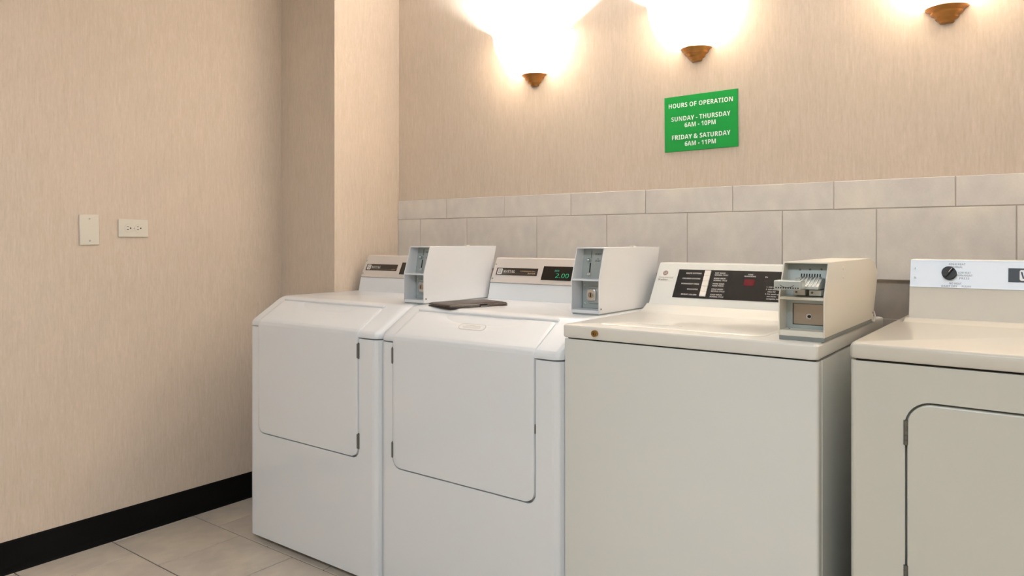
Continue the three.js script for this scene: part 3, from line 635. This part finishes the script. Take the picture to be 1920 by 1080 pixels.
// ================================================================ COIN BOXES
function coinBox(label) {
  const x0 = -1.862, x1 = -1.765, y0 = 0.9272, zf = 0.632, zb = 0.225, yt = 1.127, yc = 1.031, zt = 0.600;
  const t = thing('coin_box', label, 'coin box', [(x0 + x1) / 2, y0, 0.43], 'white coin boxes on the slant-front dryers');
  const th = 0.0028, dep = 0.056;
  const side = [[zf, y0 + 0.004], [zf, yc], [zt, yt], [zb, yt], [zb + 0.055, y0 + 0.004]];
  P('side_panel', exX(side, x0, x0 + th, 0.0008), M.whiteBox, t); P('side_panel', exX(side, x1 - th, x1, 0.0008), M.whiteBox, t);
  P('top_panel', exX([[zt, yt], [zt + 0.0012, yt - th], [zb + 0.0008, yt - th], [zb, yt]], x0 + th, x1 - th), M.whiteBox, t);
  P('back_panel', exX([[zb, yt - th], [zb + th, yt - th], [zb + 0.055 + th, y0 + 0.004], [zb + 0.055, y0 + 0.004]], x0 + th, x1 - th), M.whiteBox, t);
  P('base', rbox(x0 + 0.002, x1 - 0.002, y0, y0 + 0.005, zb + 0.055, zf - 0.004, 0.001, 1), M.steelPaint, t);
  P('sill', rbox(x0 + th, x1 - th, y0 + 0.004, y0 + 0.014, zf - dep, zf - 0.001, 0.001, 1), M.whiteBox, t);
  P('shelf', rbox(x0 + th, x1 - th, yc - 0.003, yc + 0.002, zf - dep, zf - 0.0005, 0.001, 1), M.whiteBox, t);
  const up = P('slot_plate', exX([[zf - dep, yc + 0.002], [zf - dep - 0.016, yt - th], [zf - dep - 0.019, yt - th], [zf - dep - 0.003, yc + 0.002]], x0 + th, x1 - th), M.steelPaint, t, 'grey metal plate with coin slot');
  const fs = slant(yc + 0.002, zf - dep, yt - th, zf - dep - 0.016), fx = x0 + 0.030;
  P('coin_slot', fs.lay(box(fx - 0.0018, fx + 0.0018, 0.018, 0.047, 0.0002, 0.001)), M.dark, up);
  P('slot_rim', fs.lay(rbox(fx - 0.0065, fx + 0.0065, 0.007, 0.017, 0, 0.006, 0.002, 2)), M.chrome, up);
  P('return_button', fs.lay(mergeGeometries([cyl(0.0045, 0.012, 'z', fx - 0.001, 0.055, 0.006, 16), new THREE.SphereGeometry(0.0055, 16, 12).translate(fx - 0.001, 0.055, 0.012)])), M.chrome, up);
  P('slot_guide', fs.lay(box(fx + 0.001, fx + 0.002, 0.062, 0.086, 0, 0.001)), M.dark, up);
  const pt = canvasTex(256, 256, (g, W, Hh) => { g.fillStyle = '#b4bab6'; g.fillRect(0, 0, W, Hh); text(g, 'INSERT', 128, 70, 56, '#4a4642', { w: 190 }); text(g, 'TO', 128, 168, 40, '#4a4642', { w: 50 }); text(g, 'START', 128, 214, 52, '#4a4642', { w: 170 }); });
  P('slot_print', fs.lay(plateGeo(fx + 0.010, fx + 0.040, 0.045, 0.082, 0, 0.0005)), S({ map: pt, roughness: 0.5 }), up);
  const vd = P('vault_door', rbox(x0 + th + 0.004, x1 - th, y0 + 0.014, yc - 0.003, zf - dep - 0.006, zf - dep, 0.001, 1), M.steelPaint, t, 'grey metal vault door');
  const lx = x0 + 0.044, ly = y0 + 0.056, lz = zf - dep;
  P('lock_block', rbox(lx - 0.014, x1 - th - 0.002, ly - 0.026, ly + 0.026, lz, lz + 0.006, 0.003, 2), M.steel, vd);
  const ring = exZ(roundRect(lx - 0.0165, lx + 0.0165, ly - 0.019, ly + 0.019, 0.011), lz + 0.004, lz + 0.014, 0.003, 8);
  P('lock', ring, M.chrome, vd, 'rounded chrome lock');
  P('lock_core', cyl(0.0095, 0.003, 'z', lx, ly, lz + 0.0145, 24), M.vault, vd);
  P('keyhole', rbox(lx - 0.0016, lx + 0.0016, ly - 0.006, ly + 0.006, lz + 0.0155, lz + 0.0166, 0.0005, 1), M.dark, vd);
  for (const [a, b] of [[x0 + 0.014, y0 + 0.086], [x0 + 0.014, y0 + 0.028]]) P('rivet', new THREE.SphereGeometry(0.004, 12, 8).scale(1, 1, 0.5).translate(a, b, lz), M.steel, vd);
  P('screw', cyl(0.0026, 0.0016, 'x', x1 + 0.0004, y0 + 0.018, zf - 0.011, 12), M.hinge, t);
  P('top_lug', rbox(x1 - 0.03, x1 - 0.016, yt - 0.0006, yt + 0.0042, 0.365, 0.385, 0.0015, 2), M.cream, t);
  return t;
}
{
  const a = coinBox('white coin box beside the brown leather folder');
  const b = a.clone(); b.name = numbered('coin_box'); b.position.x += 0.6755; b.position.z -= 0.034;
  b.userData = { label: 'white coin box on the stickered dryer, against the almond washer', category: 'coin box', group: 'white coin boxes on the slant-front dryers' };
  b.position.y = 0.9272; scene.add(b);
}
{
  // cream coin box with a push slide
  const x0 = -0.514, x1 = -0.4145, y0 = 0.9253, zf = 0.787, yc = 1.021, zt = 0.748, yt = 1.1;
  const t = thing('slide_coin_box', 'cream coin box with metal push slide on the almond washer', 'coin box', [(x0 + x1) / 2, y0, 0.5]);
  const th = 0.003, dep = 0.05, yb = 0.9345;
  const side = [[zf, yb], [zf, yc], [zt, yt], [0.31, yt], [0.255, 1.088], [0.205, 1.062], [0.262, 0.952], [0.272, yb]];
  P('base_plate', exX([[zf - 0.002, y0], [zf - 0.002, yb], [0.285, yb], [0.285, y0]], x0 + 0.001, x1 - 0.001, 0.0008), M.baseGrey, t, 'grey base plate');
  P('side_panel', exX(side, x0, x0 + th, 0.001), M.cream, t);
  const rs = P('side_panel', exX(side, x1 - th, x1, 0.001), M.cream, t);
  P('top_panel', exX([[zt, yt], [zt + 0.0015, yt - th], [0.31, yt - th], [0.31, yt]], x0 + th, x1 - th), M.cream, t);
  P('rear_panel', exX([[0.31, yt], [0.31, yt - th], [0.256, 1.085], [0.208, 1.06], [0.265, 0.952], [0.275, yb], [0.272, yb], [0.262, 0.952], [0.205, 1.062], [0.255, 1.088]], x0 + th, x1 - th), M.cream, t);
  for (const yy of [1.083, 1.062]) P('rivet', new THREE.SphereGeometry(0.0042, 14, 8).scale(0.35, 1, 1).translate(x1, yy, 0.615), M.cream, rs);
  P('screw', cyl(0.003, 0.002, 'x', x1 + 0.0005, 0.951, 0.275, 12), M.hinge, rs);
  P('sill', rbox(x0 + th, x1 - th, yb, yb + 0.013, zf - dep, zf - 0.001, 0.001, 1), M.cream, t);
  P('shelf', rbox(x0 + th, x1 - th, yc - 0.005, yc + 0.001, zf - dep, zf - 0.0005, 0.001, 1), M.cream, t);
  P('sill_screw', cyl(0.0018, 0.001, 'y', x0 + 0.016, yb + 0.0134, zf - 0.03, 10), M.dark, t);
  // lower vault
  const vz = zf - dep;
  const vf = P('vault_frame', exZ((() => { const s = new THREE.Shape(); s.moveTo(x0 + th, yb + 0.013); s.lineTo(x1 - th, yb + 0.013); s.lineTo(x1 - th, yc - 0.005); s.lineTo(x0 + th, yc - 0.005); s.lineTo(x0 + th, yb + 0.013); s.holes.push(new THREE.Path([[x0 + 0.017, yb + 0.021], [x0 + 0.017, yc - 0.016], [x1 - 0.008, yc - 0.016], [x1 - 0.008, yb + 0.021]].map(p => new THREE.Vector2(...p)))); return s; })(), vz - 0.012, vz, 0), M.steelPaint, t, 'grey steel frame');
  const vd = P('vault_door', rbox(x0 + 0.0175, x1 - 0.0085, yb + 0.0215, yc - 0.0165, vz - 0.012, vz - 0.004, 0.0015, 2), M.vault, t, 'bare metal vault door');
  const kx = (x0 + x1) / 2 + 0.003, ky = yb + 0.041;
  const lk = P('lock', cyl(0.0062, 0.003, 'z', kx, ky, vz - 0.003, 20), M.chrome, vd);
  P('keyhole', cyl(0.0038, 0.001, 'z', kx + 0.001, ky, vz - 0.0012, 16), M.dark, lk);
  // upper push-slide mechanism
  const fs = slant(yc + 0.001, zf - 0.046, yt - th, zf - 0.070);
  const fp = P('slide_plate', fs.lay(plateGeo(x0 + th, x1 - th, 0, fs.L, -0.004, 0)), M.steelPaint, t, 'grey metal plate with a row of coin slots');
  for (let i = 0; i < 8; i++) P('coin_slot', fs.lay(box(x0 + 0.033 + i * 0.0058, x0 + 0.0357 + i * 0.0058, 0.040, 0.053, -0.001, 0.0006)), M.dark, fp);
  for (const [sx, ss] of [[x0 + 0.030, 0.062], [x0 + 0.052, 0.063], [x0 + 0.077, 0.064]]) P('screw', fs.lay(cyl(0.0022, 0.002, 'z', sx, ss, 0.0005, 12)), M.hinge, fp);
  for (const bx of [x0 + 0.026, x0 + 0.060]) {
    const lb = P('stop_block', rbox(bx, bx + 0.026, yc + 0.004, yc + 0.017, zf - 0.048, zf - 0.024, 0.0015, 2), M.cream, t);
    P('set_screw', cyl(0.0026, 0.001, 'z', bx + 0.007, yc + 0.011, zf - 0.0238, 12), M.hinge, lb);
  }
  // channel bed, pusher and handle
  P('slide_channel', exX([[zf + 0.006, yc + 0.020], [zf + 0.006, yc + 0.026], [zf - 0.030, yc + 0.043], [zf - 0.052, yc + 0.043], [zf - 0.052, yc + 0.020]], x0 + 0.030, x1 - 0.012, 0.001), M.steel, t);
  for (let i = 0; i < 6; i++) P('channel_rib', exX([[zf + 0.004, yc + 0.026], [zf + 0.004, yc + 0.0285], [zf - 0.030, yc + 0.0455], [zf - 0.050, yc + 0.0455], [zf - 0.050, yc + 0.043], [zf - 0.030, yc + 0.043]], x0 + 0.040 + i * 0.0078, x0 + 0.0425 + i * 0.0078), M.steel, t);
  const ph = P('push_handle', rbox(x0 + 0.0035, x0 + 0.062, yc + 0.020, yc + 0.040, zf + 0.010, zf + 0.046, 0.003, 2), M.steel, t, 'metal push handle');
  P('handle_neck', rbox(x0 + 0.020, x0 + 0.056, yc + 0.022, yc + 0.034, zf - 0.03, zf + 0.014, 0.002, 1), M.steel, ph);
  for (let i = 0; i < 10; i++) P('tooth', box(x0 + 0.008 + i * 0.0052, x0 + 0.0105 + i * 0.0052, yc + 0.0225, yc + 0.0255, zf + 0.0455, zf + 0.0468), M.dark, ph);
  P('handle_arc', exZ((() => { const s = new THREE.Shape(); const a = x0 + 0.0325, b = yc + 0.048; s.absarc(a, b, 0.024, -2.3, -0.85, false); s.absarc(a, b, 0.0225, -0.85, -2.3, true); return s; })(), zf + 0.0455, zf + 0.0466, 0, 12), M.hinge, ph);
  // supply cable at the rear corner
  const cv = new THREE.CatmullRomCurve3([[x1 + 0.002, 0.955, 0.272], [x1 + 0.004, 0.94, 0.268], [x1 + 0.0035, 0.928, 0.275], [x1 + 0.003, 0.9285, 0.30]].map(p => new THREE.Vector3(...p)));
  P('cable', new THREE.TubeGeometry(cv, 16, 0.0022, 8), M.cream, t);
}

// ================================================================ LEATHER FOLDER
{
  const A = [-1.716, 0.664], ux = 0.136, uz = 0.044, L = Math.hypot(ux, uz), ang = -Math.atan2(uz, ux);
  const W = 0.143, D = 0.232;
  const t = thing('leather_folder', 'closed dark brown leather folder lying on the stickered dryer', 'folder', [A[0], DECK, A[1]]);
  t.rotation.y = ang;
  const mk = (n, geo, mat, par, label) => { const m = new THREE.Mesh(geo, mat); m.name = n; m.castShadow = m.receiveShadow = true; if (label) m.userData.label = label; par.add(m); return m; };
  // cover: pillowed sheet, local x 0..W, z 0..-D
  const cover = (y0, hgt, edge) => {
    const lv = []; const n = 7;
    for (let i = 0; i <= n; i++) { const a = i / n * Math.PI / 2; lv.push({ y: y0 + hgt * Math.sin(a), x0: edge * (1 - Math.cos(a)), x1: W - edge * (1 - Math.cos(a)), z0: -D + edge * (1 - Math.cos(a)), z1: -edge * (1 - Math.cos(a)), rf: 0.006, rb: 0.006 }); }
    const g = loftY(lv, 4); return metreUV(g).scale(1, 1, 1);
  };
  const fit = (g, k) => { const uv = g.attributes.uv; for (let i = 0; i < uv.count; i++) uv.setXY(i, uv.getX(i) * k, uv.getY(i) * k); return toCreasedNormals(g, 0.6); };
  const back = mk('back_cover', fit(cover(0.0006, 0.003, 0.002), 12), M.leather, t);
  mk('pages', new THREE.BoxGeometry(W - 0.014, 0.003, D - 0.014).translate(W / 2, 0.0048, -D / 2), M.key, t);
  mk('front_cover', fit(cover(0.006, 0.0085, 0.022), 12), M.leather, t);
  const cl = mk('clasp', new RoundedBoxGeometry(0.0035, 0.009, 0.030, 2, 0.0012).translate(W + 0.0008, 0.0062, -0.132), M.dark, t, 'black clasp');
  mk('clasp_edge', new RoundedBoxGeometry(0.0012, 0.0022, 0.026, 1, 0.0004).translate(W + 0.003, 0.0036, -0.132), M.chrome, cl);
}

renderer.render(scene, camera);
